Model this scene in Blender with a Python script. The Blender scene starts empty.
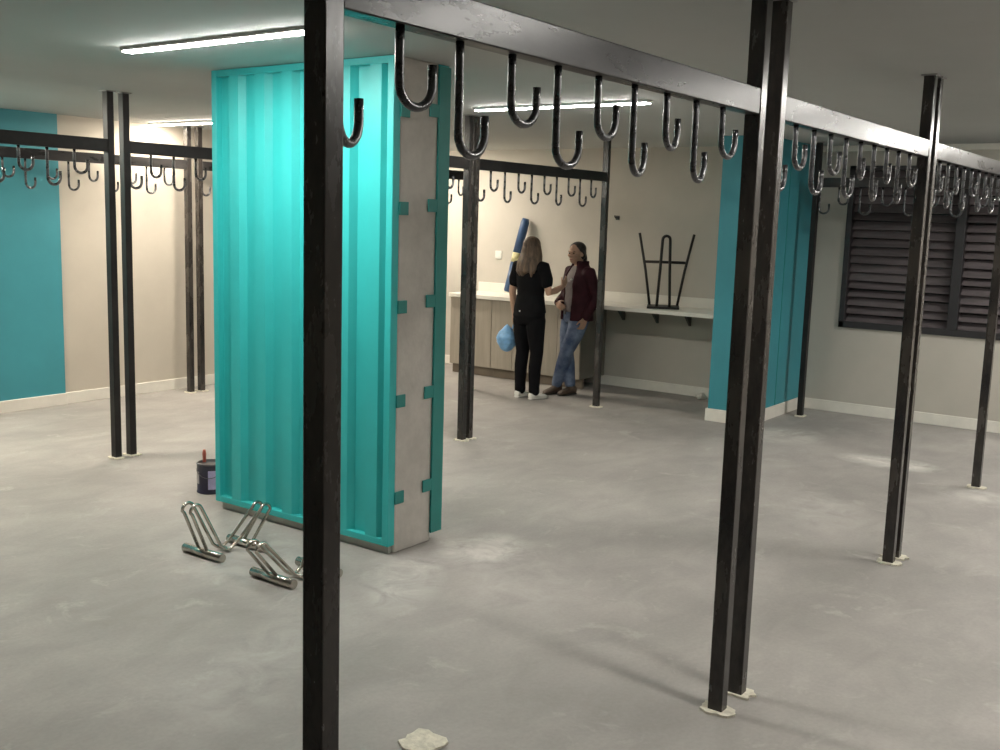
import bpy, bmesh, math, random
from mathutils import Vector, Matrix, noise
random.seed(7)
SC = bpy.context.scene
COL = SC.collection
PI = math.pi
CEIL = 2.45

# ------------------------------------------------------------------ helpers
class MB:
    """collects vertices and faces, builds ONE mesh object"""
    def __init__(s): s.v = []; s.f = []; s.sm = []
    def add(s, vs, fs, smooth=False):
        o = len(s.v); s.v += [tuple(p) for p in vs]
        s.f += [tuple(i + o for i in f) for f in fs]; s.sm += [smooth] * len(fs)
        return s
    def box(s, x0, x1, y0, y1, z0, z1, b=0.0):
        if b <= 0:
            v = [(x, y, z) for x in (x0, x1) for y in (y0, y1) for z in (z0, z1)]
            f = [(0, 1, 3, 2), (4, 6, 7, 5), (0, 4, 5, 1), (2, 3, 7, 6), (0, 2, 6, 4), (1, 5, 7, 3)]
            return s.add(v, f)
        bm = bmesh.new(); bmesh.ops.create_cube(bm, size=1)
        for v in bm.verts:
            v.co = ((x0 + x1) / 2 + v.co.x * (x1 - x0), (y0 + y1) / 2 + v.co.y * (y1 - y0), (z0 + z1) / 2 + v.co.z * (z1 - z0))
        bmesh.ops.bevel(bm, geom=list(bm.edges), offset=b, segments=2, affect='EDGES', profile=0.5)
        return s.bm(bm)
    def bm(s, bm, smooth=False):
        bm.verts.index_update()
        s.add([v.co[:] for v in bm.verts], [[v.index for v in f.verts] for f in bm.faces], smooth); bm.free(); return s
    def tube(s, pts, r, n=10, cap=True):
        pts = [Vector(p) for p in pts]
        rs = r if isinstance(r, (list, tuple)) else [r] * len(pts)
        t0 = (pts[1] - pts[0]).normalized()
        u = t0.orthogonal().normalized(); vs = []; fs = []
        for i, p in enumerate(pts):
            if i == 0: t = t0
            elif i == len(pts) - 1: t = (pts[i] - pts[i - 1]).normalized()
            else: t = ((pts[i + 1] - p).normalized() + (p - pts[i - 1]).normalized()).normalized()
            u = (u - t * u.dot(t)).normalized(); w = t.cross(u)
            for k in range(n):
                a = 2 * PI * k / n; vs.append(p + (u * math.cos(a) + w * math.sin(a)) * rs[i])
        for i in range(len(pts) - 1):
            for k in range(n):
                a, b = i * n + k, i * n + (k + 1) % n; fs.append((a, b, b + n, a + n))
        s.add(vs, fs, True)
        if cap:
            o = len(s.v) - len(vs)
            s.f.append(tuple(o + k for k in reversed(range(n)))); s.sm.append(False)
            s.f.append(tuple(o + (len(pts) - 1) * n + k for k in range(n))); s.sm.append(False)
        return s
    def limb(s, pts, n=14):
        """round ended tapering limb through (x, y, z, r)"""
        P = []; R = []
        a, b = Vector(pts[0][:3]), Vector(pts[1][:3]); d = (a - b).normalized(); r = pts[0][3]
        for q in (0.98, 0.8, 0.45): P.append(a + d * r * q); R.append(r * math.sqrt(max(0.02, 1 - q * q)))
        dense = []
        for i in range(len(pts)):
            dense.append(pts[i])
        for p in dense: P.append(Vector(p[:3])); R.append(p[3])
        a, b = Vector(pts[-1][:3]), Vector(pts[-2][:3]); d = (a - b).normalized(); r = pts[-1][3]
        for q in (0.45, 0.8, 0.98): P.append(a + d * r * q); R.append(r * math.sqrt(max(0.02, 1 - q * q)))
        return s.tube(P, R, n)
    def slices(s, sl, n=28, a0=None, a1=None, thick=None):
        """loft of horizontal ellipses (cx, cy, z, rx, ry); a0..a1 and thick make an open shell"""
        vs = []; fs = []
        if thick is None:
            for (cx, cy, z, rx, ry) in sl:
                for k in range(n):
                    a = 2 * PI * k / n; vs.append((cx + rx * math.cos(a), cy + ry * math.sin(a), z))
            for i in range(len(sl) - 1):
                for k in range(n):
                    a, b = i * n + k, i * n + (k + 1) % n; fs.append((a, b, b + n, a + n))
            fs.append(tuple(reversed(range(n)))); fs.append(tuple((len(sl) - 1) * n + k for k in range(n)))
            return s.add(vs, fs, True)
        m = 2 * n
        for (cx, cy, z, rx, ry) in sl:
            for k in range(n):
                a = a0 + (a1 - a0) * k / (n - 1); vs.append((cx + rx * math.cos(a), cy + ry * math.sin(a), z))
            for k in reversed(range(n)):
                a = a0 + (a1 - a0) * k / (n - 1); vs.append((cx + (rx - thick) * math.cos(a), cy + (ry - thick) * math.sin(a), z))
        for i in range(len(sl) - 1):
            for k in range(m):
                a, b = i * m + k, i * m + (k + 1) % m; fs.append((a, b, b + m, a + m))
        for i in (0, len(sl) - 1):
            for k in range(n - 1):
                q = (i * m + k, i * m + k + 1, i * m + m - 2 - k, i * m + m - 1 - k)
                fs.append(q if i else tuple(reversed(q)))
        return s.add(vs, fs, True)
    def ball(s, c, r, seg=20, rings=14):
        bm = bmesh.new(); bmesh.ops.create_uvsphere(bm, u_segments=seg, v_segments=rings, radius=1)
        rr = r if isinstance(r, (list, tuple)) else (r, r, r)
        for v in bm.verts: v.co = (c[0] + v.co.x * rr[0], c[1] + v.co.y * rr[1], c[2] + v.co.z * rr[2])
        return s.bm(bm, True)
    def lathe(s, prof, c=(0, 0, 0), n=28):
        vs = []; fs = []
        for (r, z) in prof:
            for k in range(n):
                a = 2 * PI * k / n; vs.append((c[0] + r * math.cos(a), c[1] + r * math.sin(a), c[2] + z))
        for i in range(len(prof) - 1):
            for k in range(n):
                a, b = i * n + k, i * n + (k + 1) % n; fs.append((a, b, b + n, a + n))
        fs.append(tuple(reversed(range(n)))); fs.append(tuple((len(prof) - 1) * n + k for k in range(n)))
        return s.add(vs, fs, True)
    def prism(s, poly, axis, a, b):
        n = len(poly)
        def mk(p, h):
            return {'x': (h, p[0], p[1]), 'y': (p[0], h, p[1]), 'z': (p[0], p[1], h)}[axis]
        vs = [mk(p, a) for p in poly] + [mk(p, b) for p in poly]
        fs = [tuple(range(n)), tuple(range(2 * n - 1, n - 1, -1))] + [(i, (i + 1) % n, n + (i + 1) % n, n + i) for i in range(n)]
        return s.add(vs, fs)
    def build(s, name, mat, parent=None, loc=None):
        me = bpy.data.meshes.new(name); me.from_pydata(s.v, [], s.f); me.update()
        for p, q in zip(me.polygons, s.sm): p.use_smooth = q
        bm = bmesh.new(); bm.from_mesh(me); bmesh.ops.recalc_face_normals(bm, faces=bm.faces); bm.to_mesh(me); bm.free()
        me.materials.append(mat)
        o = bpy.data.objects.new(name, me); COL.objects.link(o)
        if parent: o.parent = parent
        if loc: o.location = loc
        return o
    def fuse(s, name, mat, parent=None, voxel=0.006, smooth=4, fac=0.5):
        """union of everything into one continuous smooth surface"""
        o = s.build(name, mat, parent)
        m = o.modifiers.new('r', 'REMESH'); m.mode = 'VOXEL'; m.voxel_size = voxel; m.use_smooth_shade = True
        k = o.modifiers.new('s', 'SMOOTH'); k.factor = fac; k.iterations = smooth
        par = o.parent; o.parent = None
        bpy.context.view_layer.update()
        ev = o.evaluated_get(bpy.context.evaluated_depsgraph_get())
        me = bpy.data.meshes.new_from_object(ev); o.modifiers.clear(); o.data = me
        for p in me.polygons: p.use_smooth = True
        if not me.materials: me.materials.append(mat)
        if par: o.parent = par
        return o

def tag(o, label=None, cat=None, group=None, kind=None):
    if label: o['label'] = label
    if cat: o['category'] = cat
    if group: o['group'] = group
    if kind: o['kind'] = kind
    return o
def empty(name, loc, rz=0.0):
    o = bpy.data.objects.new(name, None); COL.objects.link(o); o.empty_display_size = 0.1
    o.location = loc; o.rotation_euler = (0, 0, rz); return o
def copy_tree(o, parent=None):
    c = o.copy(); COL.objects.link(c)
    if parent: c.parent = parent
    for ch in [q for q in o.children]: copy_tree(ch, c)
    return c
def struct(o, label=None): o['kind'] = 'structure'; return o

# ------------------------------------------------------------------ materials
def mat(name, col, rough=0.6, metal=0.0, var=0.0, scale=6.0, col2=None, bump=0.0, bscale=40.0, spec=0.5, rvar=0.0, stretch=None):
    m = bpy.data.materials.new(name); m.use_nodes = True
    nt = m.node_tree; b = nt.nodes['Principled BSDF']
    b.inputs['Base Color'].default_value = (*col, 1); b.inputs['Roughness'].default_value = rough
    b.inputs['Metallic'].default_value = metal; b.inputs['Specular IOR Level'].default_value = spec
    tc = nt.nodes.new('ShaderNodeTexCoord'); src = tc.outputs['Object']
    if stretch:
        mp = nt.nodes.new('ShaderNodeMapping'); mp.inputs['Scale'].default_value = stretch
        nt.links.new(src, mp.inputs[0]); src = mp.outputs[0]
    if var > 0 or col2:
        n = nt.nodes.new('ShaderNodeTexNoise'); n.inputs['Scale'].default_value = scale; n.inputs['Detail'].default_value = 6
        n.inputs['Roughness'].default_value = 0.65
        nt.links.new(src, n.inputs['Vector'])
        r = nt.nodes.new('ShaderNodeValToRGB')
        c2 = col2 or tuple(min(1, c * (1 + var)) for c in col); c1 = col if col2 else tuple(c * (1 - var) for c in col)
        r.color_ramp.elements[0].position = 0.35; r.color_ramp.elements[0].color = (*c1, 1)
        r.color_ramp.elements[1].position = 0.68; r.color_ramp.elements[1].color = (*c2, 1)
        nt.links.new(n.outputs['Fac'], r.inputs['Fac']); nt.links.new(r.outputs['Color'], b.inputs['Base Color'])
        if rvar:
            mr = nt.nodes.new('ShaderNodeMapRange'); mr.inputs['To Min'].default_value = max(0.05, rough - rvar); mr.inputs['To Max'].default_value = min(1, rough + rvar)
            mr.inputs['From Min'].default_value = 0.3; mr.inputs['From Max'].default_value = 0.7
            nt.links.new(n.outputs['Fac'], mr.inputs['Value']); nt.links.new(mr.outputs['Result'], b.inputs['Roughness'])
    if bump > 0:
        n2 = nt.nodes.new('ShaderNodeTexNoise'); n2.inputs['Scale'].default_value = bscale; n2.inputs['Detail'].default_value = 4
        nt.links.new(src, n2.inputs['Vector'])
        bp = nt.nodes.new('ShaderNodeBump'); bp.inputs['Strength'].default_value = bump; bp.inputs['Distance'].default_value = 0.01
        nt.links.new(n2.outputs['Fac'], bp.inputs['Height']); nt.links.new(bp.outputs['Normal'], b.inputs['Normal'])
    return m
def emit(name, col, strength):
    m = bpy.data.materials.new(name); m.use_nodes = True; nt = m.node_tree
    nt.nodes.remove(nt.nodes['Principled BSDF'])
    e = nt.nodes.new('ShaderNodeEmission'); e.inputs[0].default_value = (*col, 1); e.inputs[1].default_value = strength
    nt.links.new(e.outputs[0], nt.nodes['Material Output'].inputs[0]); return m

M = {}
M['cream'] = mat('cream_paint', (0.50, 0.455, 0.385), 0.75, var=0.04, scale=2.0, bump=0.05, bscale=60)
M['cream_back'] = mat('beige_paint', (0.46, 0.43, 0.375), 0.75, var=0.04, scale=2.0, bump=0.05, bscale=60)
M['teal_wall'] = mat('teal_wall_paint', (0.040, 0.25, 0.30), 0.55, var=0.06, scale=2.0, bump=0.04, bscale=60)
M['white_trim'] = mat('white_trim_paint', (0.72, 0.69, 0.62), 0.5, var=0.05, scale=8)
M['ceiling'] = mat('ceiling_paint', (0.44, 0.45, 0.435), 0.8, var=0.03, scale=1.2, bump=0.03, bscale=20)
M['concrete'] = mat('rendered_concrete', (0.54, 0.51, 0.465), 0.85, var=0.10, scale=7, bump=0.25, bscale=25)
M['panel'] = mat('teal_enamel', (0.036, 0.46, 0.455), 0.42, var=0.05, scale=3, spec=0.45, bump=0.03, bscale=8)
M['panel_clip'] = mat('dark_teal_enamel', (0.02, 0.235, 0.215), 0.5, var=0.06, scale=6)
M['steel'] = mat('raw_black_steel', (0.012, 0.011, 0.012), 0.25, metal=0.0, scale=7, col2=(0.050, 0.042, 0.035), bump=0.04, bscale=60, rvar=0.09, stretch=(1, 1, 0.35), spec=0.55)
M['beam_steel'] = mat('raw_black_steel_beam', (0.010, 0.0095, 0.0095), 0.29, metal=0.0, scale=7, col2=(0.036, 0.033, 0.032), bump=0.03, bscale=60, rvar=0.05, stretch=(0.35, 1, 1), spec=0.24)
M['shaded_steel'] = mat('shaded_black_steel', (0.010, 0.009, 0.009), 0.42, metal=0.0, scale=7, col2=(0.026, 0.023, 0.021), bump=0.03, bscale=60, rvar=0.05, stretch=(0.5, 0.5, 0.5), spec=0.28)  # same steel, darkened to paint in the dimmer light on some racks
M['hook_steel'] = mat('hook_steel', (0.012, 0.012, 0.014), 0.28, metal=0.0, scale=25, col2=(0.05, 0.05, 0.055), rvar=0.06, spec=0.9)
M['mortar'] = mat('pale_mortar', (0.62, 0.585, 0.48), 0.9, var=0.18, scale=40, bump=0.5, bscale=80)
M['plate'] = mat('ceiling_plate_steel', (0.30, 0.29, 0.28), 0.5, metal=0.6, var=0.1, scale=20)
M['chrome'] = mat('stainless_tube', (0.50, 0.47, 0.42), 0.24, metal=1.0, var=0.15, scale=14)
M['lamp_housing'] = mat('lamp_housing', (0.75, 0.75, 0.73), 0.5)
M['cab'] = mat('grey_oak_laminate', (0.30, 0.265, 0.215), 0.6, var=0.10, scale=4, stretch=(6, 6, 0.5))
M['toe'] = mat('toe_kick', (0.17, 0.135, 0.10), 0.7, var=0.1, scale=6)
M['cab_end'] = mat('shaded_end_panel', (0.16, 0.15, 0.125), 0.6, var=0.08, scale=4)  # colour darkened to stand in for shade on the cabinet end
M['top'] = mat('white_worktop', (0.70, 0.675, 0.61), 0.35, var=0.04, scale=5)
M['bracket'] = mat('grey_bracket', (0.10, 0.10, 0.09), 0.5, metal=0.4, var=0.1, scale=10)
M['louvre'] = mat('brown_louvre', (0.10, 0.085, 0.088), 0.35, var=0.25, scale=3, stretch=(1, 1.0, 9))
M['louvre_frame'] = mat('dark_window_frame', (0.018, 0.016, 0.018), 0.5, var=0.1, scale=5)
M['black_metal'] = mat('black_painted_metal', (0.02, 0.018, 0.017), 0.45, metal=0.3, var=0.2, scale=12)
M['blue_roll'] = mat('blue_vinyl', (0.03, 0.075, 0.17), 0.45, var=0.15, scale=8)
M['pale_band'] = mat('pale_yellow_wrap', (0.55, 0.50, 0.27), 0.6, var=0.1, scale=10)
M['white_plastic'] = mat('white_plastic', (0.72, 0.71, 0.66), 0.4)
M['can'] = mat('navy_can_print', (0.028, 0.026, 0.05), 0.35, var=0.25, scale=12)
M['can_rim'] = mat('can_rim', (0.16, 0.16, 0.17), 0.3, metal=0.9)
M['can_label'] = mat('lavender_label', (0.42, 0.39, 0.60), 0.45, var=0.15, scale=18)
M['can_side'] = mat('pale_grey_print', (0.42, 0.40, 0.40), 0.45, var=0.1, scale=18)
M['red_handle'] = mat('red_wood', (0.36, 0.085, 0.06), 0.5, var=0.1, scale=14)
M['skin'] = mat('skin', (0.42, 0.26, 0.18), 0.55, var=0.05, scale=10)
M['skin2'] = mat('tanned_skin', (0.36, 0.215, 0.145), 0.55, var=0.05, scale=10)
M['hair_b'] = mat('brown_hair', (0.025, 0.014, 0.009), 0.5, scale=5, col2=(0.145, 0.09, 0.05), bump=0.6, bscale=30, stretch=(6, 6, 0.7))
M['hair_d'] = mat('dark_hair', (0.014, 0.010, 0.008), 0.45, var=0.3, scale=20, bump=0.5, bscale=30, stretch=(6, 6, 0.8))
M['black_cloth'] = mat('black_cotton', (0.0035, 0.0035, 0.0045), 0.85, spec=0.15, var=0.2, scale=12, bump=0.2, bscale=14)
M['black_denim'] = mat('black_denim', (0.003, 0.003, 0.004), 0.85, spec=0.15, var=0.2, scale=10, bump=0.2, bscale=12)
M['maroon'] = mat('maroon_quilt', (0.030, 0.006, 0.010), 0.75, spec=0.2, var=0.3, scale=9, bump=0.5, bscale=16)
M['grey_shirt'] = mat('grey_jersey', (0.16, 0.135, 0.13), 0.85, var=0.15, scale=14, bump=0.2, bscale=18)
M['jeans'] = mat('washed_jeans', (0.030, 0.052, 0.115), 0.8, scale=5, col2=(0.16, 0.20, 0.28), bump=0.2, bscale=18)
M['boot'] = mat('brown_leather', (0.07, 0.045, 0.03), 0.55, var=0.2, scale=14)
M['sole'] = mat('dark_rubber', (0.03, 0.026, 0.022), 0.8)
M['sneaker'] = mat('white_leather', (0.68, 0.66, 0.61), 0.5, var=0.05, scale=20)
M['bag'] = mat('light_blue_plastic', (0.19, 0.40, 0.66), 0.35, var=0.25, scale=9, bump=0.6, bscale=14)
M['eye'] = mat('eye_dark', (0.02, 0.015, 0.012), 0.2)
M['lip'] = mat('lips', (0.28, 0.10, 0.085), 0.5)
M['paper'] = mat('crumpled_paper', (0.66, 0.64, 0.58), 0.8, var=0.06, scale=20)
M['stub'] = mat('dark_stub', (0.06, 0.06, 0.06), 0.5, metal=0.3)

def floor_material():
    m = bpy.data.materials.new('grey_screed'); m.use_nodes = True; nt = m.node_tree; L = nt.links; N = nt.nodes
    b = N['Principled BSDF']; b.inputs['Roughness'].default_value = 0.62; b.inputs['Specular IOR Level'].default_value = 0.35
    tc = N.new('ShaderNodeTexCoord'); P = tc.outputs['Object']
    def nz(scale, det=6, rough=0.6, vec=P, dist=0.0):
        n = N.new('ShaderNodeTexNoise'); n.inputs['Scale'].default_value = scale; n.inputs['Detail'].default_value = det
        n.inputs['Roughness'].default_value = rough; n.inputs['Distortion'].default_value = dist; L.new(vec, n.inputs['Vector']); return n.outputs['Fac']
    def ramp(f, p0, c0, p1, c1):
        r = N.new('ShaderNodeValToRGB'); e = r.color_ramp.elements
        e[0].position = p0; e[0].color = (*c0, 1); e[1].position = p1; e[1].color = (*c1, 1); L.new(f, r.inputs[0]); return r.outputs[0]
    def mix(f, a, c, typ='MIX'):
        x = N.new('ShaderNodeMix'); x.data_type = 'RGBA'; x.blend_type = typ
        if isinstance(f, float): x.inputs['Factor'].default_value = f
        else: L.new(f, x.inputs['Factor'])
        L.new(a, x.inputs['A'])
        if isinstance(c, tuple): x.inputs['B'].default_value = (*c, 1)
        else: L.new(c, x.inputs['B'])
        return x.outputs['Result']
    def math_(op, a, c=None):
        x = N.new('ShaderNodeMath'); x.operation = op; x.use_clamp = True
        for i, q in enumerate((a, c)):
            if q is None: continue
            if isinstance(q, float): x.inputs[i].default_value = q
            else: L.new(q, x.inputs[i])
        return x.outputs[0]
    base = ramp(nz(0.9, 5, 0.55), 0.35, (0.250, 0.235, 0.219), 0.68, (0.337, 0.317, 0.294))
    # trowel swirls, stretched patches, paler scuffs
    mp = N.new('ShaderNodeMapping'); mp.inputs['Rotation'].default_value = (0, 0, 0.5); mp.inputs['Scale'].default_value = (1.5, 2.6, 1); L.new(P, mp.inputs[0])
    sw = ramp(nz(1.6, 7, 0.62, mp.outputs[0], 0.6), 0.38, (0.92, 0.922, 0.92), 0.66, (1.08, 1.077, 1.075))
    base = mix(1.0, base, sw, 'MULTIPLY')
    sc = ramp(nz(3.2, 8, 0.7, P, 0.8), 0.58, (0, 0, 0), 0.74, (0.5, 0.5, 0.5))
    base = mix(sc, base, (0.47, 0.45, 0.41))
    fine = ramp(nz(55, 3, 0.6), 0.3, (0.95, 0.95, 0.95), 0.7, (1.05, 1.05, 1.05))
    base = mix(1.0, base, fine, 'MULTIPLY')
    # plaster dust and scuffs with a shape of their own
    for (x, y, rx, ry, rot, amt) in ((3.62, 3.12, 0.5, 0.22, 0.6, 0.45), (4.22, 3.10, 0.34, 0.26, 0.0, 0.5), (4.05, 2.75, 0.75, 0.35, 0.7, 0.16),
                                     (7.85, 2.05, 0.24, 0.42, 0.0, 0.75), (8.3, 3.0, 0.4, 0.35, 0.2, 0.45), (3.35, 3.9, 0.5, 0.6, 0, 0.25),
                                     (7.25, 1.35, 0.2, 0.35, 0, 0.35), (6.2, 2.0, 0.5, 0.3, 0.3, 0.22), (2.6, 2.9, 0.9, 0.25, 0.4, 0.2)):
        v = N.new('ShaderNodeMapping'); v.vector_type = 'TEXTURE'; v.inputs['Location'].default_value = (x, y, 0)
        v.inputs['Rotation'].default_value = (0, 0, rot); v.inputs['Scale'].default_value = (rx, ry, 1); L.new(P, v.inputs[0])
        ln = N.new('ShaderNodeVectorMath'); ln.operation = 'LENGTH'; L.new(v.outputs[0], ln.inputs[0])
        f = math_('SUBTRACT', 1.0, ln.outputs['Value'])
        n2 = math_('MULTIPLY', ramp(nz(4.5, 9, 0.66, P, 0.9), 0.33, (0, 0, 0), 0.62, (1, 1, 1)), math_('MULTIPLY', f, 1.9))
        base = mix(math_('MULTIPLY', n2, amt), base, (0.66, 0.64, 0.59))
    L.new(base, b.inputs['Base Color'])
    bp = N.new('ShaderNodeBump'); bp.inputs['Strength'].default_value = 0.12; bp.inputs['Distance'].default_value = 0.01
    L.new(nz(9, 8, 0.65), bp.inputs['Height']); L.new(bp.outputs[0], b.inputs['Normal'])
    return m
M['floor'] = floor_material()

# ------------------------------------------------------------------ room shell
X0, XB, XR, Y0, YL = -3.2, 9.55, 9.72, -4.2, 8.25
struct(MB().box(X0 - .2, XR + .3, Y0 - .2, YL + .3, -0.12, 0).build('floor', M['floor']))
struct(MB().box(X0 - .2, XR + .3, Y0 - .2, YL + .3, CEIL, CEIL + 0.12).build('ceiling', M['ceiling']))
struct(MB().box(X0 - .2, XR + .3, YL, YL + .2, 0, CEIL).build('wall_left', M['cream']))
struct(MB().box(X0 - .2, 5.06, YL - .02, YL, 0, CEIL).build('wall_left_teal', M['teal_wall']))
struct(MB().box(XB, XB + .3, 3.60, YL, 0, CEIL).build('wall_back', M['cream_back']))
WY0, WY1, WZ0, WZ1 = 0.35, 3.10, 0.80, 2.27          # louvred opening
w = MB()
w.box(XR, XR + .25, Y0, WY0, 0, CEIL).box(XR, XR + .25, WY1, 3.60, 0, CEIL).box(XR, XR + .25, WY0, WY1, 0, WZ0).box(XR, XR + .25, WY0, WY1, WZ1, CEIL)
struct(w.build('wall_right', M['cream_back']))
struct(MB().box(X0 - .2, XR + .3, Y0 - .2, Y0, 0, CEIL).build('wall_front', M['cream']))
struct(MB().box(X0 - .2, X0, Y0, YL, 0, CEIL).build('wall_rear', M['cream_back']))
# teal wall column standing out of the far wall
CX0, CY0, CY1 = 8.43, 3.40, 3.78
tc = MB().box(CX0, XR, CY0, CY1, 0, CEIL, 0.006)
struct(tc.build('wall_column', M['teal_wall']))
struct(MB().box(9.02, 9.028, CY0 - 0.004, CY0 + .001, 0.11, CEIL).build('trim_1', M['panel_clip']))
# baseboards
def base(name, x0, x1, y0, y1, h=0.10):
    return struct(MB().box(x0, x1, y0, y1, 0, h, 0.004).build(name, M['white_trim']))
base('baseboard_left', X0, XB, YL - .016, YL)
base('baseboard_left_teal', X0, 5.07, YL - .038, YL - .02)
base('baseboard_back', XB - .016, XB, CY1, YL)
base('baseboard_right', XR - .016, XR, Y0, CY0)
b = MB().box(CX0 - .016, XR, CY0 - .016, CY0, 0, 0.11, 0.003).box(CX0 - .016, CX0, CY0 - .016, CY1, 0, 0.11, 0.003).box(CX0 - .016, XB, CY1, CY1 + .016, 0, 0.11, 0.003)
struct(b.build('baseboard_column', M['white_trim']))
struct(MB().box(XR - .03, XR, Y0, CY0, CEIL - .05, CEIL, 0.004).build('light_band', M['white_trim']))  # added pale strip standing in for a band of light along the ceiling

# louvred window in the right wall
win = empty('window_1', (XR, (WY0 + WY1) / 2, WZ0)); win['kind'] = 'structure'
win_o = Vector(win.location)
def wpart(mb, name, m):
    mb.v = [tuple(Vector(p) - win_o) for p in mb.v]; return mb.build(name, m, win)
fr = MB()
fr.box(XR - .02, XR + .10, WY1 - .05, WY1, WZ0, WZ1, .004).box(XR - .02, XR + .10, WY0, WY0 + .05, WZ0, WZ1, .004)
fr.box(XR - .02, XR + .10, WY0, WY1, WZ0, WZ0 + .06, .004).box(XR - .02, XR + .10, WY0, WY1, WZ1 - .04, WZ1, .004)
wpart(fr, 'window_frame', M['louvre_frame'])
MY = 2.11
wpart(MB().box(XR - .022, XR + .10, MY - .04, MY + .04, WZ0 + .05, WZ1 - .03, .004), 'mullion', M['louvre_frame'])
wpart(MB().box(XR + .12, XR + .14, WY0, WY1, WZ0, WZ1), 'backing_board', M['louvre_frame'])
for (ya, yb, pitch, sd) in ((MY + .04, WY1 - .05, .0775, 3), (WY0 + .05, MY - .04, .0775, 9)):
    rr = random.Random(sd); lv = MB(); z = WZ0 + .085
    while z < WZ1 - .05:
        tilt = 0.95 + rr.uniform(-0.22, 0.2); h = .083
        c, s_ = math.cos(tilt), math.sin(tilt); sag = rr.uniform(-.004, .004)
        for (za, zb) in ((0, 0),):
            ax, az = XR + .055, z
            p = [(-h / 2, -.003), (h / 2, -.003), (h / 2, .003), (-h / 2, .003)]
            q = [(ax - u * s_ * 0 + u * c * 1.0 - v * s_, az + u * s_ + v * c) for u, v in p]
            vs = [(a, ya, zz + sag) for a, zz in q] + [(a, yb, zz - sag) for a, zz in q]
            lv.add(vs, [(0, 1, 2, 3), (7, 6, 5, 4), (0, 4, 5, 1), (1, 5, 6, 2), (2, 6, 7, 3), (3, 7, 4, 0)])
        z += pitch
    wpart(lv, 'louvre_slats', M['louvre'])

# ------------------------------------------------------------------ central clad pillar
PX0, PX1, PY0, PY1 = 3.868, 4.155, 3.40, 4.718
pc = MB().box(PX0, PX1, PY0, PY1, 0, CEIL, 0.01).box(PX0 - .02, PX0, PY0 + .02, PY1 - .02, 0, 0.035)
struct(pc.build('wall_pillar', M['concrete']))
def corrugated(front):
    """trapezoid sheet in local x (thickness, outwards = -x), y (width), z"""
    W = PY1 - PY0; zb, zt = 0.045, CEIL - .002
    d = 0.034; pr = [(0.0, 0.0)]
    for k in range(7):
        y = .068 + .2052 * k
        pr += [(0.0, y - .013), (-d, y + .013)]
        if k < 6: pr += [(-d, y + .088), (0.0, y + .114)]
    pr += [(-d, W)]
    return pr, zb, zt, d, W
def make_panel(x, label, side):
    root = empty('corrugated_panel', (x, PY0, 0)); tag(root, label, 'wall panel')
    pr, zb, zt, d, W = corrugated(side)
    s = -1 if side == 'front' else 1
    vs = []; fs = []; k = len(pr)
    for z in (zb + .03, zt - .03):
        for (px, py) in pr: vs.append((s * (0.018 - px * 1.0) if 0 else s * (0.012 + -px), py, z))
    for z in (zb + .03, zt - .03):
        for (px, py) in pr: vs.append((s * (0.010 + -px), py, z))
    for i in range(k - 1):
        fs.append((i, i + 1, k + i + 1, k + i)); fs.append((2 * k + i, 3 * k + i, 3 * k + i + 1, 2 * k + i + 1))
        fs.append((i, 2 * k + i, 2 * k + i + 1, i + 1)); fs.append((k + i, k + i + 1, 3 * k + i + 1, 3 * k + i))
    fs += [(0, k, 3 * k, 2 * k), (k - 1, 3 * k - 1, 4 * k - 1, 2 * k - 1)]
    MB().add(vs, fs).build('corrugated_sheet', M['panel'], root)
    a, c = sorted((0.0, s * (0.050 if side == 'front' else 0.078)))
    MB().box(a * .96, c * .96, .036, W - .036, zt - .035, zt, .003).build('top_rail', M['panel'], root)
    MB().box(a * .96, c * .96, .036, W - .036, zb, zb + .035, .003).build('bottom_rail', M['panel'], root)
    for (ya, yb) in ((-0.003, 0.038), (W - .038, W + .003)):
        MB().box(a, c, ya, yb, zb, zt, .003).build('edge_flange', M['panel'], root)
    return root, s
pf, sf = make_panel(PX0, 'bright turquoise corrugated metal panel on the lit front of the central pillar', 'front')
pb, sb = make_panel(PX1, 'turquoise panel on the rear of the central pillar, seen edge-on as a narrow strip', 'rear')
# painted edge angle on the bare side, and the clips that hold each panel
MB().box(-.006, .081, -.012, -.003, .046, CEIL - .012).build('edge_angle', M['panel_clip'], pb)
for z in (2.20, 1.735, 1.255, 0.785, 0.29):
    MB().box(-.004, .062, -.011, -.003, z - .032, z + .032, .002).build('clip', M['panel_clip'], pf)
    MB().box(-.075, .0, -.011, -.003, z - .012, z + .052, .002).build('clip', M['panel_clip'], pb)

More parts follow.
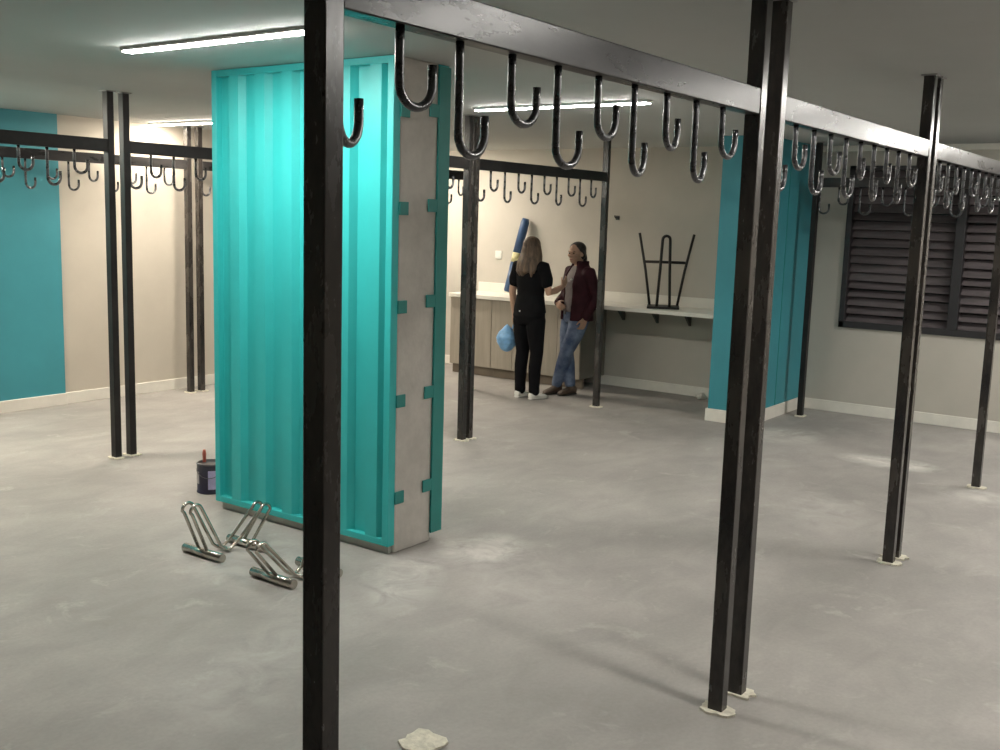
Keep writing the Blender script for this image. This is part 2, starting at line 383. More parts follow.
# ------------------------------------------------------------------ hook racks
FL, PW, BZ0, BZ1 = 1.995, 0.048, 2.058, 2.14
def hook_mesh(drop):
    m = MB(); r = 0.044; zb = BZ0 - drop + .009
    pts = [(0, 0, BZ0 + .001), (0, 0, BZ0 - .03), (0, 0, zb + r)]
    for k in range(1, 13):
        a = PI * k / 12; pts.append((r - r * math.cos(a), 0, zb + r - r * math.sin(a)))
    pts += [(2 * r, 0, zb + r + .02), (2 * r, 0, zb + r + .042)]
    m.tube(pts, .0092, 12)
    return m
def make_rack():
    root = empty('hook_rack', (0, 0, 0))
    for x in (0, FL - PW):
        MB().box(x, x + PW, -.027, .027, 0.004, CEIL - .006, .003).build('post', M['steel'], root)
        rr = random.Random(int(x * 10) + 2); poly = []
        for k in range(20):
            a = 2 * PI * k / 20; q = max(abs(math.cos(a)), abs(math.sin(a))) ** .8
            poly.append((x + PW / 2 + (.047 if (x == 0) == (math.cos(a) > 0) else .040) / q * rr.uniform(.85, 1.1) * math.cos(a), .062 / q * rr.uniform(.8, 1.15) * math.sin(a)))
        MB().prism(poly, 'z', 0.0005, 0.009).build('mortar_pad', M['mortar'], root)
        MB().box(x - .012, x + PW + .012, -.037, .037, CEIL - .007, CEIL - .0005).build('ceiling_plate', M['plate'], root)
    MB().box(PW, FL - PW, -.025, .025, BZ0, BZ1, .003).build('beam', M['beam_steel'], root)
    hl = hs = None
    for k in range(10):
        x = .060 if k == 0 else .226 + .1866 * (k - 1)
        if k == 0: h = hl = hook_mesh(.237).build('hook', M['hook_steel'], root)
        elif k == 1: h = hs = hook_mesh(.156).build('hook', M['hook_steel'], root)
        else:
            h = (hl if k % 2 == 0 else hs).copy(); COL.objects.link(h)
        h.location = (x, 0, 0)
    return root
RACKS = [
    ((1.340, 1.38), 0, 'nearest black steel hook rack, its single post floor to ceiling in the foreground'),
    ((3.460, 1.38), 0, 'second black steel hook rack of the near row, ending before the louvred window'),
    ((5.520, 1.38), 0, 'farthest rack of the near row, running off past the right edge over the louvres'),
    ((4.300, 4.835), 0, 'hook rack just behind the turquoise pillar, only its far post and beam end showing'),
    ((6.330, 4.835), 0, 'black hook rack whose beam hangs above the two people'),
    ((2.205, 6.20), 0, 'dark hook rack crossing the teal wall at the left edge of the photo'),
    ((4.270, 6.20), 0, 'dark hook rack running from the left double posts to behind the turquoise pillar'),
    ((6.295, 6.29), 0, 'distant hook rack glimpsed between the pillar edge and the double post'),
    ((4.215, 7.99), 0, 'grey hook rack standing close along the cream left wall'),
    ((6.285, 7.99), 0, 'hook rack along the far left wall, one post showing beside the turquoise panel'),
    ((9.25, 3.262), -PI / 2, 'hook rack in front of the louvred window, its post beside the teal column'),
]
proto = make_rack()
DARK = {3: 1, 4: 1, 5: 1, 6: 1, 7: 1, 10: 1}  # racks whose steel is darkened in place of weaker light
rnd = random.Random(4)
for i, ((x, y), rz, lab) in enumerate(RACKS):
    o = proto if i == 0 else copy_tree(proto)
    o.location = (x, y, 0); o.rotation_euler = (0, 0, rz)
    tag(o, lab, 'hook rack', 'steel hook racks')
    for ch in o.children:
        if i in DARK and (ch.name.startswith('beam') or (ch.name.startswith('post') and i not in (3, 4))):
            ch.material_slots[0].link = 'OBJECT'; ch.material_slots[0].material = M['shaded_steel']
        if ch.name.startswith('hook'):
            ch.rotation_euler = (0, 0, rnd.uniform(-.14, .14))
            if i == 0 and ch.name == 'hook': ch.rotation_euler = (0, 0, .32)

# ------------------------------------------------------------------ ceiling lights
M['lamp'] = emit('lamp_diffuser', (1.0, 0.965, 0.90), 88.0)
M['lamp_warm'] = emit('lamp_diffuser_warm', (1.0, 0.905, 0.77), 135.0)
M['lamp_warm_strong'] = emit('lamp_diffuser_warm_strong', (1.0, 0.90, 0.75), 230.0)
M['lamp_strong'] = emit('lamp_diffuser_strong', (1.0, 0.965, 0.90), 170.0)
LL, LW = 1.32, 0.055
def make_light():
    root = empty('ceiling_light', (0, 0, 0))
    MB().box(-LW / 2 - .008, LW / 2 + .008, -LL / 2 - .01, LL / 2 + .01, -.016, 0, .002).build('housing', M['lamp_housing'], root)
    MB().box(-LW / 2, LW / 2, -LL / 2, LL / 2, -.021, -.0165).build('diffuser', M['lamp'], root)
    return root
LIGHTS = [((3.13, 3.82), 'bright linear ceiling light just in front of the turquoise pillar', 0),
          ((5.90, 3.82), 'linear ceiling light seen through the hooks above the two people', 0),
          ((5.95, 7.52), 'small far linear ceiling light left of the turquoise pillar', 1),
          ((3.13, 7.40), 'added unseen linear ceiling light off the left side over the left rack', 2),  # unseen, added on the lamp grid and boosted to brighten the left floor
          ((3.13, 0.05), 'unseen linear ceiling light beyond the near rack, right of the viewer', 0),  # unseen, placed by the post shadows and added for brightness
          ((5.90, 0.05), 'added unseen linear ceiling light out to the right over the far end', 0),  # unseen, follows the lamp spacing, added to raise overall brightness
          ((8.60, 0.35), 'added unseen linear ceiling light by the louvred window, out to the right', 3),  # unseen, added to brighten the right wall and far rack
          ((8.65, 7.66), 'added linear ceiling light hidden in the far left corner behind the pillar', 1)]  # added out of sight to brighten the left end of the back wall
lp = make_light()
for i, ((x, y), lab, warm) in enumerate(LIGHTS):
    o = lp if i == 0 else copy_tree(lp)
    o.location = (x, y, CEIL); tag(o, lab, 'ceiling light', 'linear ceiling lights')
    if warm:
        for ch in o.children:
            if ch.name.startswith('diffuser'):
                ch.data = ch.data.copy(); ch.data.materials[0] = M[('lamp', 'lamp_warm', 'lamp_warm_strong', 'lamp_strong')[warm]]

# ------------------------------------------------------------------ bike floor stands
def make_stand():
    root = empty('bike_floor_stand', (0, 0, 0))
    def foot(x, sh):
        m = MB(); m.tube([(x, sh - .140, .022), (x, sh + .140, .022)], .022, 18); return m.build('foot_tube', M['chrome'], root)
    foot(-.130, 0); foot(.112, -.05)
    for s in (-1, 1):
        y = .030 * s; r = .034
        def half(fx, px, pz, sh, q):
            c = (q * px - q * r * .55, pz - r); p = [(q * fx, y + sh, .034), (q * (px + .004), y + sh, c[1] - .012)]
            for k in range(9):
                a = PI - PI * 0.86 * k / 8; p.append((c[0] - q * r * math.cos(a), y + sh, c[1] + r * math.sin(a)))
            return p + [(q * .045, y + sh * .25, .040), (q * .018, y + sh * .1, .020)]
        front = half(.130, .215, .285, 0, -1); back = half(.112, .222, .215, -.05, 1)
        MB().tube(front + [(0, y, .016)] + back[::-1], .0082, 10).build('hoop', M['chrome'], root)
    MB().tube([(0, -.045, .016), (0, .045, .016)], .010, 12).build('cross_bar', M['chrome'], root)
    return root
st = make_stand(); st.location = (3.345, 4.075, 0); st.rotation_euler = (0, 0, .02)
tag(st, 'chrome tube bike floor stand left of the other, near the paint can', 'bike stand', 'chrome bike floor stands')
st2 = copy_tree(st); st2.location = (3.302, 3.492, 0); st2.rotation_euler = (0, 0, 0)
st2.rotation_euler = (0, 0, PI)
tag(st2, 'chrome tube bike floor stand half hidden behind the foreground post', 'bike stand', 'chrome bike floor stands')

# ------------------------------------------------------------------ paint can and brush
can = empty('paint_can', (4.035, 5.035, 0), 0.3); tag(can, 'navy paint can with a lavender label on the floor behind the turquoise panel', 'paint can')
MB().lathe([(.078, .0), (.083, .004), (.083, .010), (.080, .014), (.080, .170), (.083, .174), (.083, .180), (.078, .182), (.0775, .020), (.001, .018)]).build('body', M['can'], can)
n = 9
def can_label(a0, a1, z0, z1, m, nm):
    q = MB(); vs = []; fs = []
    for k in range(n):
        a = a0 + (a1 - a0) * k / (n - 1)
        for z in (z0, z1): vs.append((.0806 * math.cos(a), .0806 * math.sin(a), z))
        for z in (z0, z1): vs.append((.0785 * math.cos(a), .0785 * math.sin(a), z))
    for k in range(n - 1):
        o = 4 * k; fs += [(o, o + 4, o + 5, o + 1), (o + 2, o + 3, o + 7, o + 6), (o + 1, o + 5, o + 7, o + 3), (o, o + 2, o + 6, o + 4)]
    fs += [(0, 1, 3, 2), (4 * n - 4, 4 * n - 2, 4 * n - 1, 4 * n - 3)]
    return q.add(vs, fs).build(nm, m, can)
can_label(3.55, 4.15, .03, .145, M['can_label'], 'label')
can_label(2.35, 2.75, .06, .135, M['can_side'], 'side_print')
MB().lathe([(.0835, .176), (.0845, .180), (.0835, .1845), (.074, .1845), (.074, .1825), (.0775, .180)]).build('rim', M['can_rim'], can)
hp = [(.084 * math.cos(a), .084 * math.sin(a) , .150 - .05 * math.sin((a - 2.3) / 2.6 * PI)) for a in [2.3 + 2.6 * k / 12 for k in range(13)]]
MB().tube([(x, y, z) for x, y, z in hp], .0022, 8).build('bail_handle', M['can_rim'], can)
br = empty('paint_brush', (4.022, 5.075, 0.022)); tag(br, 'paint brush standing in the navy can, its red handle sticking up', 'paint brush')
MB().box(-.020, .020, -.006, .006, 0, .055, .002).build('bristles', M['sole'], br)
MB().box(-.022, .022, -.008, .008, .052, .085, .002).build('ferrule', M['can_rim'], br)
MB().tube([(0, 0, .083), (0, 0, .11), (0, 0, .16), (0, 0, .21), (0, 0, .235)], [.012, .011, .010, .012, .008], 12).build('handle', M['red_handle'], br)

# ------------------------------------------------------------------ cabinets and worktop
CFX, CEND, CSTART = 9.02, 5.47, 7.15
units = [(6.59, 7.15), (6.03, 6.588), (CEND, 6.028)]
labs = ['grey-brown base cabinet at the left end, half behind the steel double post',
        'grey-brown base cabinet behind the woman in black',
        'grey-brown base cabinet behind the person in maroon, its bare end panel showing']
for (ya, yb), lab in zip(units, labs):
    c = empty('base_cabinet', (CFX, ya, 0)); tag(c, lab, 'cabinet', 'base cabinets along the far wall')
    Wd = yb - ya
    MB().box(.02, XB - CFX - .02, .0, Wd, .10, .838, .002).build('carcass', M['cab_end'], c)
    MB().box(.06, .10, .0, Wd, .0, .10).build('toe_kick', M['toe'], c)
    for k in range(2):
        a = .002 + k * Wd / 2; e = (k + 1) * Wd / 2 - .002
        d = MB().box(.0, .019, a, e, .105, .836, .002).build('door', M['cab'], c)
wt = empty('worktop', (9.0, CY1, 0)); tag(wt, 'long white worktop along the far wall over the cabinets', 'worktop')
WL = CSTART - CY1 + .01
MB().box(-.01, XB - 9.0 - .001, .002, WL, .842, .882, .004).build('top', M['top'], wt)
MB().box(XB - 9.0 - .02, XB - 9.0 - .001, .002, WL, .8825, .985, .003).build('backsplash', M['top'], wt)
for y in (.73, 1.09, 1.48):
    m = MB(); m.prism([(.36, .84), (.528, .84), (.528, .70), (.510, .70)], 'y', y - .010, y + .010)
    m.box(.30, .530, y - .016, y + .016, .834, .8415)
    m.build('bracket', M['bracket'], wt)

# upturned stool standing on the worktop
us = empty('stool', (9.24, 4.675, .8825), -1.106); tag(us, 'black metal stool upside down with splayed legs on the white worktop', 'stool')
MB().box(-.155, .155, -.15, .15, 0, .022, .006).build('seat', M['black_metal'], us)
for s in (-1, 1):
    MB().tube([(s * .135, .10, .02), (s * .19, .12, .36), (s * .265, .14, .72)], .013, 10).build('leg', M['black_metal'], us)
MB().tube([(-.195, .122, .475 * .93), (.195, .122, .475 * .93)], .014, 10).build('crossbar', M['black_metal'], us)
pts = [(-.062, -.10, .02), (-.047, -.115, .35), (-.036, -.13, .66)]
for k in range(1, 8):
    a = PI - PI * k / 8; pts.append((.036 * math.cos(a), -.132, .665 + .036 * math.sin(a)))
pts += [(.036, -.13, .66), (.047, -.115, .35), (.062, -.10, .02)]
MB().tube(pts, .014, 10).build('hairpin_leg', M['black_metal'], us)

# blue roll leaning on the worktop, fixings on the wall, scraps on the floor
ro = empty('roll', (9.30, 6.59, .8825)); tag(ro, 'blue rolled mat standing tilted on the worktop with a pale yellow band', 'roll')
tp = Vector((.185, -.085, .79))
def along(a, c_): return [tuple(tp * (a + (c_ - a) * k / 4)) for k in range(5)]
MB().tube([tuple(tp * t + Vector((0, 0, .034))) for t in (0, .02, .40)], [.034, .043, .046], 18).build('lower_half', M['blue_roll'], ro)
MB().tube([tuple(tp * t + Vector((0, 0, .034))) for t in (.405, .53)], [.047, .047], 18).build('wrap_band', M['pale_band'], ro)
MB().tube([tuple(tp * t + Vector((0, 0, .034))) for t in (.535, .95, 1.0)], [.048, .046, .038], 18).build('upper_half', M['blue_roll'], ro)
so = empty('wall_socket', (XB, 6.90, 1.30)); tag(so, 'white round wall fitting on the far wall left of the blue roll', 'socket')
MB().box(-.010, -.0005, -.045, .045, -.045, .045, .004).build('plate', M['white_plastic'], so)
MB().box(-.014, -.0095, -.025, .025, -.03, .03, .002).build('insert', M['white_plastic'], so)
sb_ = empty('wall_hook', (XB, 5.40, 1.745)); tag(sb_, 'small dark wall hook on the far wall right of the person in maroon', 'hook')
MB().box(-.008, -.0005, -.022, .022, -.022, .022, .003).build('plate', M['stub'], sb_)
MB().tube([(-.006, 0, 0), (-.045, 0, -.004), (-.062, 0, .008), (-.066, 0, .022)], .007, 10).build('peg', M['stub'], sb_)
rr = random.Random(11); poly = []
for k in range(18):
    a = 2 * PI * k / 18; q = max(abs(math.cos(a + .1)), abs(math.sin(a + .1))); poly.append((.066 / q * rr.uniform(.82, 1.12) * math.cos(a), .066 / q * rr.uniform(.82, 1.12) * math.sin(a)))
mp_ = MB().prism(poly, 'z', 0.0005, .008).build('mortar_patch', M['mortar']); mp_.location = (2.475, 2.035, 0); mp_.rotation_euler = (0, 0, .15)
tag(mp_, 'pale square mortar patch on the floor with no post on it, at the bottom edge', 'mortar patch')
bm = bmesh.new(); bmesh.ops.create_icosphere(bm, subdivisions=3, radius=.05)
for v in bm.verts:
    d = noise.noise(v.co * 30) * .35 + noise.noise(v.co * 70) * .2; v.co = v.co * (1 + d); v.co.z = max(-.03, v.co.z * .7)
sp = MB().bm(bm).build('paper_scrap', M['paper']); sp.location = (9.42, 4.30, .0302)
tag(sp, 'crumpled white paper scrap on the floor at the far wall beside the teal column', 'paper')

# ------------------------------------------------------------------ people
def hand(mb, wrist, dirv, palm_n, curl=.6, side=1, s=1.0):
    """palm plus five fingers; dirv = along the hand, palm_n = out of the palm, side = thumb side"""
    w = Vector(wrist); d = Vector(dirv).normalized(); n = Vector(palm_n); n = (n - d * n.dot(d)).normalized(); t = d.cross(n) * side
    k = w + d * .085 * s
    for q in (-.026, -.009, .009, .026):
        mb.limb([(*(w + t * q * .7 + d * .008), .013 * s), (*(w + t * q + d * .045 * s), .0135 * s), (*(k + t * q), .0105 * s)], 10)
    for i, (q, ln) in enumerate(((.029, .068), (.010, .077), (-.010, .071), (-.029, .056))):
        ln *= s; p0 = k + t * q; a1, a2, a3 = curl * .6, curl * 1.5, curl * 2.2
        p1 = p0 + (d * math.cos(a1) + n * math.sin(a1)) * ln * .45
        p2 = p1 + (d * math.cos(a2) + n * math.sin(a2)) * ln * .32
        p3 = p2 + (d * math.cos(a3) + n * math.sin(a3)) * ln * .23
        mb.limb([(*p0, .0092 * s), (*p1, .0085 * s), (*p2, .008 * s), (*p3, .0068 * s)], 10)
    b0 = w + d * .022 + t * .026; b1 = w + d * .058 * s + t * .052 + n * .012; b2 = b1 + d * .028 + t * .006 + n * .012
    mb.limb([(*b0, .013 * s), (*b1, .0105 * s), (*b2, .0085 * s)], 10)

def head(mb, c, yaw, hs=1.0, pitch=0.0):
    """skull, jaw, nose, ears about centre c (eye height) turned by yaw; returns the frame"""
    R = Matrix.Translation(c) @ Matrix.Rotation(yaw, 4, 'Z') @ Matrix.Rotation(pitch, 4, 'X')
    def P(x, y, z): return R @ Vector((x * hs, y * hs, z * hs))
    def blob(x, y, z, rx, ry, rz):
        bm = bmesh.new(); bmesh.ops.create_uvsphere(bm, u_segments=20, v_segments=14, radius=1)
        for v in bm.verts: v.co = P(x + v.co.x * rx, y + v.co.y * ry, z + v.co.z * rz)
        mb.bm(bm, True)
    blob(0, -.012, .025, .074, .092, .088); blob(0, .012, -.030, .062, .074, .072); blob(0, .040, -.072, .040, .044, .036)
    blob(0, .030, -.048, .052, .052, .048); blob(0, .078, .022, .045, .018, .010)
    blob(0, .090, -.022, .012, .016, .012); mb.limb([(*P(0, .083, .010), .008), (*P(0, .097, -.018), .010)], 10)
    blob(0, .084, -.056, .022, .010, .007); blob(0, .080, -.068, .018, .010, .007)
    for s in (-1, 1):
        blob(s * .074, -.012, -.008, .010, .020, .031); blob(s * .040, .062, -.018, .022, .022, .018)
        blob(s * .014, .088, -.027, .008, .009, .007)
    return P

def shoe(mb, sole, heel, toe, h=.075, w=.045):
    """heel and toe are floor points"""
    a, b_ = Vector(heel), Vector(toe); d = (b_ - a); L = d.length; d.normalize(); t = Vector((-d.y, d.x, 0))
    def ring(u, hw, z0, z1):
        c = a + d * u * L; return [(c + t * hw * math.cos(q) + Vector((0, 0, z0 + (z1 - z0) * (0.5 + 0.5 * math.sin(q))))) for q in [2 * PI * k / 16 for k in range(16)]]
    def loft(m, rs):
        vs = [p for r in rs for p in r]; n = 16; fs = []
        for i in range(len(rs) - 1):
            for k in range(n): fs.append((i * n + k, i * n + (k + 1) % n, (i + 1) * n + (k + 1) % n, (i + 1) * n + k))
        fs += [tuple(reversed(range(n))), tuple((len(rs) - 1) * n + k for k in range(n))]; m.add(vs, fs, True)
    loft(mb, [ring(-.02, w * .45, .012, h * .8), ring(.02, w * .72, .008, h), ring(.16, w * .82, .008, h * 1.15), ring(.36, w * .86, .008, h * 1.0), ring(.60, w * .98, .008, h * .72), ring(.80, w, .008, h * .58), ring(.94, w * .72, .008, h * .46), ring(1.0, w * .3, .012, h * .3)])
    loft(sole, [ring(-.03, w * .5, 0, .016), ring(.03, w * .82, 0, .02), ring(.3, w * .86, 0, .018), ring(.62, w * 1.05, 0, .018), ring(.82, w * 1.07, 0, .018), ring(.96, w * .8, 0, .018), ring(1.03, w * .3, .004, .016)])

# --- woman in black seen from behind
def woman():
    root = empty('person', (8.24, 5.57, 0), -PI / 2 - .10)
    tag(root, 'person with long brown hair in black T-shirt and trousers seen from behind, gesturing', 'person')
    LS, LE, LWr = (-.165, -.005, 1.325), (-.222, -.020, 1.075), (-.232, .030, .845)
    RS, RE, RW = (.165, -.005, 1.325), (.215, .03, 1.085), (.205, .245, 1.135)
    b = MB()
    tors = [(0, .0, .80, .150, .110), (0, -.005, .88, .172, .118), (0, .0, .96, .155, .105), (0, .005, 1.06, .130, .092), (0, .005, 1.18, .146, .104), (0, 0, 1.29, .160, .098), (0, -.005, 1.36, .120, .075), (0, -.005, 1.395, .060, .055)]
    b.slices(tors)
    b.limb([(0, -.012, 1.36, .052), (0, .0, 1.45, .046)])
    P = head(b, (0, .018, 1.515), 0.0, .98)
    b.limb([(*LS, .056), (-.20, -.012, 1.2, .046), (*LE, .037), (-.228, .008, .97, .036), (*LWr, .025)])
    b.limb([(*RS, .056), (.195, .01, 1.2, .046), (*RE, .037), (.213, .14, 1.105, .036), (*RW, .025)])
    hand(b, LWr, (0, .02, -1), (1, .2, 0), .75, -1, .92)
    hand(b, RW, (-.05, .75, .62), (-1, .1, .2), .25, 1, .92)
    for s, fx in ((-1, -.085), (1, .10)):
        b.limb([(s * .088, 0, .83, .086), (s * .09, .005, .66, .074), (fx, .012, .47, .052), (fx, -.01, .34, .050), (fx, -.012, .10, .034), (fx, .0, .06, .034)])
    b.fuse('body', M['skin'], root, .0055, 5)
    sh = MB()
    sh.slices([(0, .0, .875, .186, .132), (0, -.003, .93, .178, .126), (0, .002, 1.06, .152, .110), (0, .006, 1.18, .165, .120), (0, .0, 1.29, .176, .110), (0, -.004, 1.355, .140, .085), (0, -.006, 1.388, .078, .066)])
    for S, E, s in ((LS, LE, -1), (RS, RE, 1)):
        m_ = [S[i] + (E[i] - S[i]) * .62 for i in range(3)]
        sh.limb([(S[0] - s * .03, S[1], S[2] + .004, .068), (S[0], S[1], S[2], .073), (m_[0], m_[1], m_[2] + .04, .060), (*m_, .058)])
    sh.fuse('t_shirt', M['black_cloth'], root, .008, 5)
    tr = MB()
    tr.slices([(0, 0, .76, .150, .112), (0, -.012, .84, .182, .134), (0, -.004, .90, .176, .124), (0, 0, .95, .166, .115)])
    for s, fx in ((-1, -.085), (1, .10)):
        tr.limb([(s * .085, -.004, .80, .102), (s * .088, .002, .64, .088), (fx, .01, .47, .068), (fx, -.012, .33, .066), (fx, -.014, .12, .056), (fx, -.012, .085, .058)])
    tr.fuse('trousers', M['black_denim'], root, .008, 5)
    ha = MB()
    ha.ball(P(0, -.022, .040), (.086, .098, .084)); ha.ball(P(0, -.055, -.02), (.088, .070, .10))
    for k in range(22):
        a = PI * (1.0 + k / 21.0); rr_ = random.Random(k)
        x, y = .080 * math.cos(a), .082 * math.sin(a) - .005
        out = 1 + rr_.uniform(.35, .75)
        zt = 1.235 + rr_.uniform(-.025, .05) + .05 * abs(math.cos(a))
        ha.limb([(x * .9, y * .9 + .018, 1.54, .026), (x * 1.2, y * 1.05 + .012, 1.45, .030), (x * 1.45, y * 1.12 - .01, 1.37, .030), (x * out * 1.05, y * 1.10 - .028, 1.29, .024), (x * out, y * 1.02 - .03, zt, .010)], 10)
    ha.fuse('hair', M['hair_b'], root, .006, 3)
    sn, so_ = MB(), MB()
    shoe(sn, so_, (-.085, -.065, 0), (-.115, .165, 0)); shoe(sn, so_, (.09, -.065, 0), (.125, .165, 0))
    sn.fuse('sneakers', M['sneaker'], root, .005, 3); so_.fuse('sneaker_soles', M['sneaker'], root, .004, 1)
    bt = MB().box(-.03, -.016, -.134, -.128, .885, .9, .001); bt.build('belt_stud', M['white_plastic'], root)
    root.scale = (.945,) * 3
    return root
wo = woman()
# bag hanging from her left hand
bpy.context.view_layer.update()
hz = wo.matrix_basis @ Vector((-.222, .045, .745))
bg = empty('carrier_bag', (hz.x, hz.y, hz.z), -PI / 2 - .10 + .5); tag(bg, 'light blue plastic bag hanging from the left hand of the person in black', 'bag')
bm = bmesh.new(); bmesh.ops.create_uvsphere(bm, u_segments=28, v_segments=20, radius=1)
for v in bm.verts:
    p = v.co.copy(); z = p.z
    f = 1.0 if z < 0 else (1 - z) ** .55 * 1.0 + .12
    d = 1 + .16 * noise.noise(p * 2.6) + .07 * noise.noise(p * 7)
    v.co = Vector((p.x * .098 * f * d - .082, p.y * .072 * f * d, -.150 + z * .135))
MB().bm(bm, True).build('sack', M['bag'], bg)
for s in (-1, 1):
    MB().tube([(s * .028, 0, -.062), (s * .024, .004, -.030), (s * .012, .006, .006), (0, .006, .016)], .0065, 8).build('handle', M['bag'], bg)

# --- person in the maroon jacket leaning on the cabinets
def man():
    fx_, fy_ = -.90, .43
    yaw = math.atan2(fy_, fx_) - PI / 2
    root = empty('person', (8.69, 5.435, 0), yaw)
    tag(root, 'person in open maroon jacket and jeans leaning back against the cabinets, ankles crossed', 'person')
    bk = -.12                                   # hips lean back on the worktop edge
    LS, LE, LWr = (-.17, bk - .02, 1.265), (-.235, bk - .075, 1.02), (-.205, bk + .03, .81)
    RS, RE, RW = (.17, bk - .02, 1.265), (.225, bk + .0, 1.02), (.085, bk + .185, .945)
    b = MB()
    b.slices([(0, bk + .0, .78, .150, .110), (0, bk, .86, .168, .116), (0, bk, .95, .150, .108), (0, bk, 1.05, .140, .100), (0, bk, 1.15, .155, .108), (0, bk - .012, 1.24, .160, .098), (0, bk - .018, 1.30, .120, .075), (0, bk - .018, 1.335, .060, .055)])
    b.limb([(0, bk - .02, 1.30, .052), (0, bk + .008, 1.40, .048)])
    P = head(b, (0, bk + .035, 1.462), .28, .97, -.05)
    b.limb([(*LS, .056), (*[(LS[i] + LE[i]) / 2 for i in range(3)], .048), (*LE, .039), (*[(LWr[i] + LE[i]) / 2 for i in range(3)], .036), (*LWr, .027)])
    b.limb([(*RS, .056), (*[(RS[i] + RE[i]) / 2 for i in range(3)], .048), (*RE, .039), (*[(RW[i] + RE[i]) / 2 for i in range(3)], .036), (*RW, .027)])
    hand(b, LWr, (.12, .25, -1), (1, .1, 0), .6, -1, .95)
    hand(b, RW, (-.9, .25, -.25), (0, -1, -.2), .7, 1, .95)
    legs = {-1: [(-.088, bk + .005, .82, .088), (-.075, bk + .06, .64, .076), (-.035, .01, .45, .055), (.0, .025, .32, .052), (.055, .055, .11, .036), (.06, .06, .06, .036)],
            1: [(.088, bk + .005, .82, .088), (.085, bk + .04, .64, .076), (.05, -.045, .45, .055), (.02, -.05, .32, .052), (-.035, -.05, .11, .036), (-.04, -.045, .06, .036)]}
    for s in (-1, 1): b.limb(legs[s])
    b.fuse('body', M['skin2'], root, .0055, 5)
    sh = MB()
    sh.slices([(0, bk + .004, .86, .178, .128), (0, bk + .004, .95, .162, .122), (0, bk + .003, 1.05, .152, .114), (0, bk + .002, 1.15, .165, .120), (0, bk - .012, 1.24, .168, .108), (0, bk - .018, 1.30, .128, .084), (0, bk - .016, 1.335, .074, .066)])
    sh.fuse('shirt', M['grey_shirt'], root, .008, 4)
    jk = MB()
    sl = [(0, bk - .005, .775, .205, .158), (0, bk - .005, .86, .202, .154), (0, bk - .006, .95, .190, .146), (0, bk - .008, 1.05, .182, .138), (0, bk - .008, 1.15, .192, .144), (0, bk - .018, 1.24, .194, .132), (0, bk - .024, 1.30, .148, .104), (0, bk - .024, 1.345, .092, .088), (0, bk - .026, 1.385, .088, .088)]
    jk.slices(sl, 40, PI / 2 + .42, PI / 2 + 2 * PI - .42, .026)
    for S, E, Wr, s in ((LS, LE, LWr, -1), (RS, RE, RW, 1)):
        mid = [(S[i] + E[i]) / 2 for i in range(3)]; fm = [(Wr[i] + E[i]) / 2 for i in range(3)]; fe = [E[i] + (Wr[i] - E[i]) * .92 for i in range(3)]
        jk.limb([(S[0] - s * .02, S[1], S[2] - .0, .068), (*S, .074), (*mid, .066), (*E, .058), (*fm, .052), (*fe, .044)])
    jk.fuse('jacket', M['maroon'], root, .008, 5)
    tr = MB()
    tr.slices([(0, bk + .004, .75, .150, .112), (0, bk, .83, .178, .130), (0, bk, .90, .170, .122)])
    for s in (-1, 1):
        tr.limb([(x, y, max(z, .085), r + (.016 if z > .4 else .020)) for x, y, z, r in legs[s][:5]])
    tr.fuse('jeans', M['jeans'], root, .008, 5)
    ha = MB()
    ca, sa = math.cos(.28), math.sin(.28)
    ha.ball(P(0, -.028, .046), (.082, .090, .074)); ha.ball(P(0, -.056, .0), (.080, .064, .085))
    ha.limb([(*P(.0, -.10, -.01), .040), (*P(.0, -.125, -.06), .036), (*P(.0, -.125, -.12), .024), (*P(0, -.12, -.165), .012)])
    for s in (-1, 1): ha.limb([(*P(s * .066, .005, .045), .018), (*P(s * .074, -.02, .01), .016), (*P(s * .068, -.05, -.03), .018)])
    ha.fuse('hair', M['hair_d'], root, .006, 3)
    ey = MB()
    for s in (-1, 1): ey.ball(P(s * .030, .0745, .003), (.010, .008, .006), 10, 8)
    ey.build('eyes', M['eye'], root)
    ew = MB()
    for s in (-1, 1): ew.limb([(*P(s * .016, .085, .021), .0035), (*P(s * .032, .083, .026), .0042), (*P(s * .047, .073, .021), .003)], 8)
    ew.build('eyebrows', M['hair_d'], root)
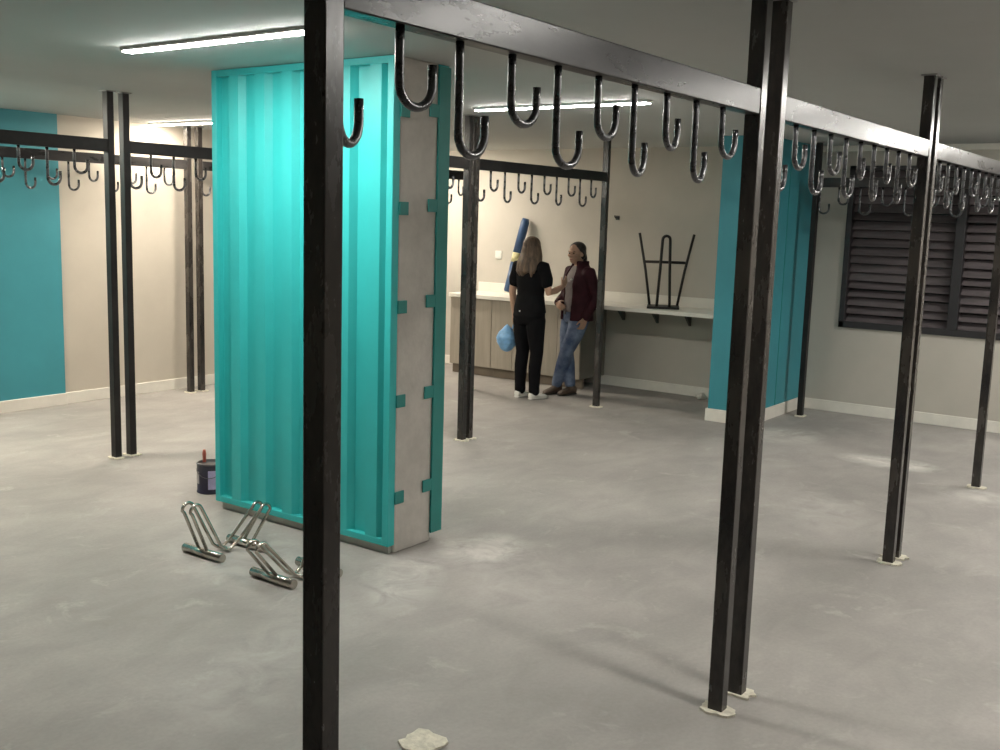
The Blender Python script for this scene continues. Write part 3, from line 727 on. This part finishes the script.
    lp_ = MB(); lp_.limb([(*P(-.020, .082, -.061), .003), (*P(0, .092, -.060), .0055), (*P(.020, .082, -.061), .003)], 8); lp_.build('lips', M['lip'], root)
    bo, so_ = MB(), MB()
    shoe(bo, so_, (.075, -.005, 0), (.02, .235, 0), .095, .047); shoe(bo, so_, (-.045, -.11, 0), (-.085, .12, 0), .095, .047)
    bo.limb([(.062, .05, .07, .046), (.056, .05, .13, .048)]); bo.limb([(-.042, -.055, .07, .046), (-.036, -.055, .13, .048)])
    bo.fuse('boots', M['boot'], root, .005, 3); so_.fuse('boot_soles', M['sole'], root, .004, 1)
    MB().ball((-.085, bk + .136, 1.20), (.014, .006, .010), 12, 8).build('jacket_badge', M['white_plastic'], root)
    MB().box(.005, .03, bk + .118, bk + .142, .835, .868, .002).build('belt_buckle', M['can_rim'], root)
    root.scale = (.95,) * 3
    return root
man()

# ------------------------------------------------------------------ world, camera, view
wd = bpy.data.worlds.new('world'); SC.world = wd; wd.use_nodes = True
wd.node_tree.nodes['Background'].inputs[0].default_value = (0.5, 0.5, 0.5, 1); wd.node_tree.nodes['Background'].inputs[1].default_value = 0.02
def cam():
    yaw, pitch, roll = math.radians(54.412), math.radians(8.496), math.radians(-1.7206)
    f = Vector((math.sin(yaw) * math.cos(pitch), math.cos(yaw) * math.cos(pitch), -math.sin(pitch)))
    r = Vector((math.cos(yaw), -math.sin(yaw), 0)); d = f.cross(r)
    r2 = r * math.cos(roll) + d * math.sin(roll); d2 = -r * math.sin(roll) + d * math.cos(roll)
    c = bpy.data.cameras.new('camera'); o = bpy.data.objects.new('camera', c); COL.objects.link(o)
    m = Matrix((( r2.x, -d2.x, -f.x, 0), (r2.y, -d2.y, -f.y, 0), (r2.z, -d2.z, -f.z, 1.70), (0, 0, 0, 1)))
    o.matrix_world = m
    c.sensor_fit = 'HORIZONTAL'; c.sensor_width = 36; c.lens = 36 * 1046.0 / 1000.0; c.clip_start = 0.05; c.clip_end = 100
    SC.camera = o
cam()
vs_ = SC.view_settings; vs_.view_transform = 'Standard'; vs_.look = 'None'; vs_.gamma = 1; vs_.use_curve_mapping = False; vs_.exposure = 1.05
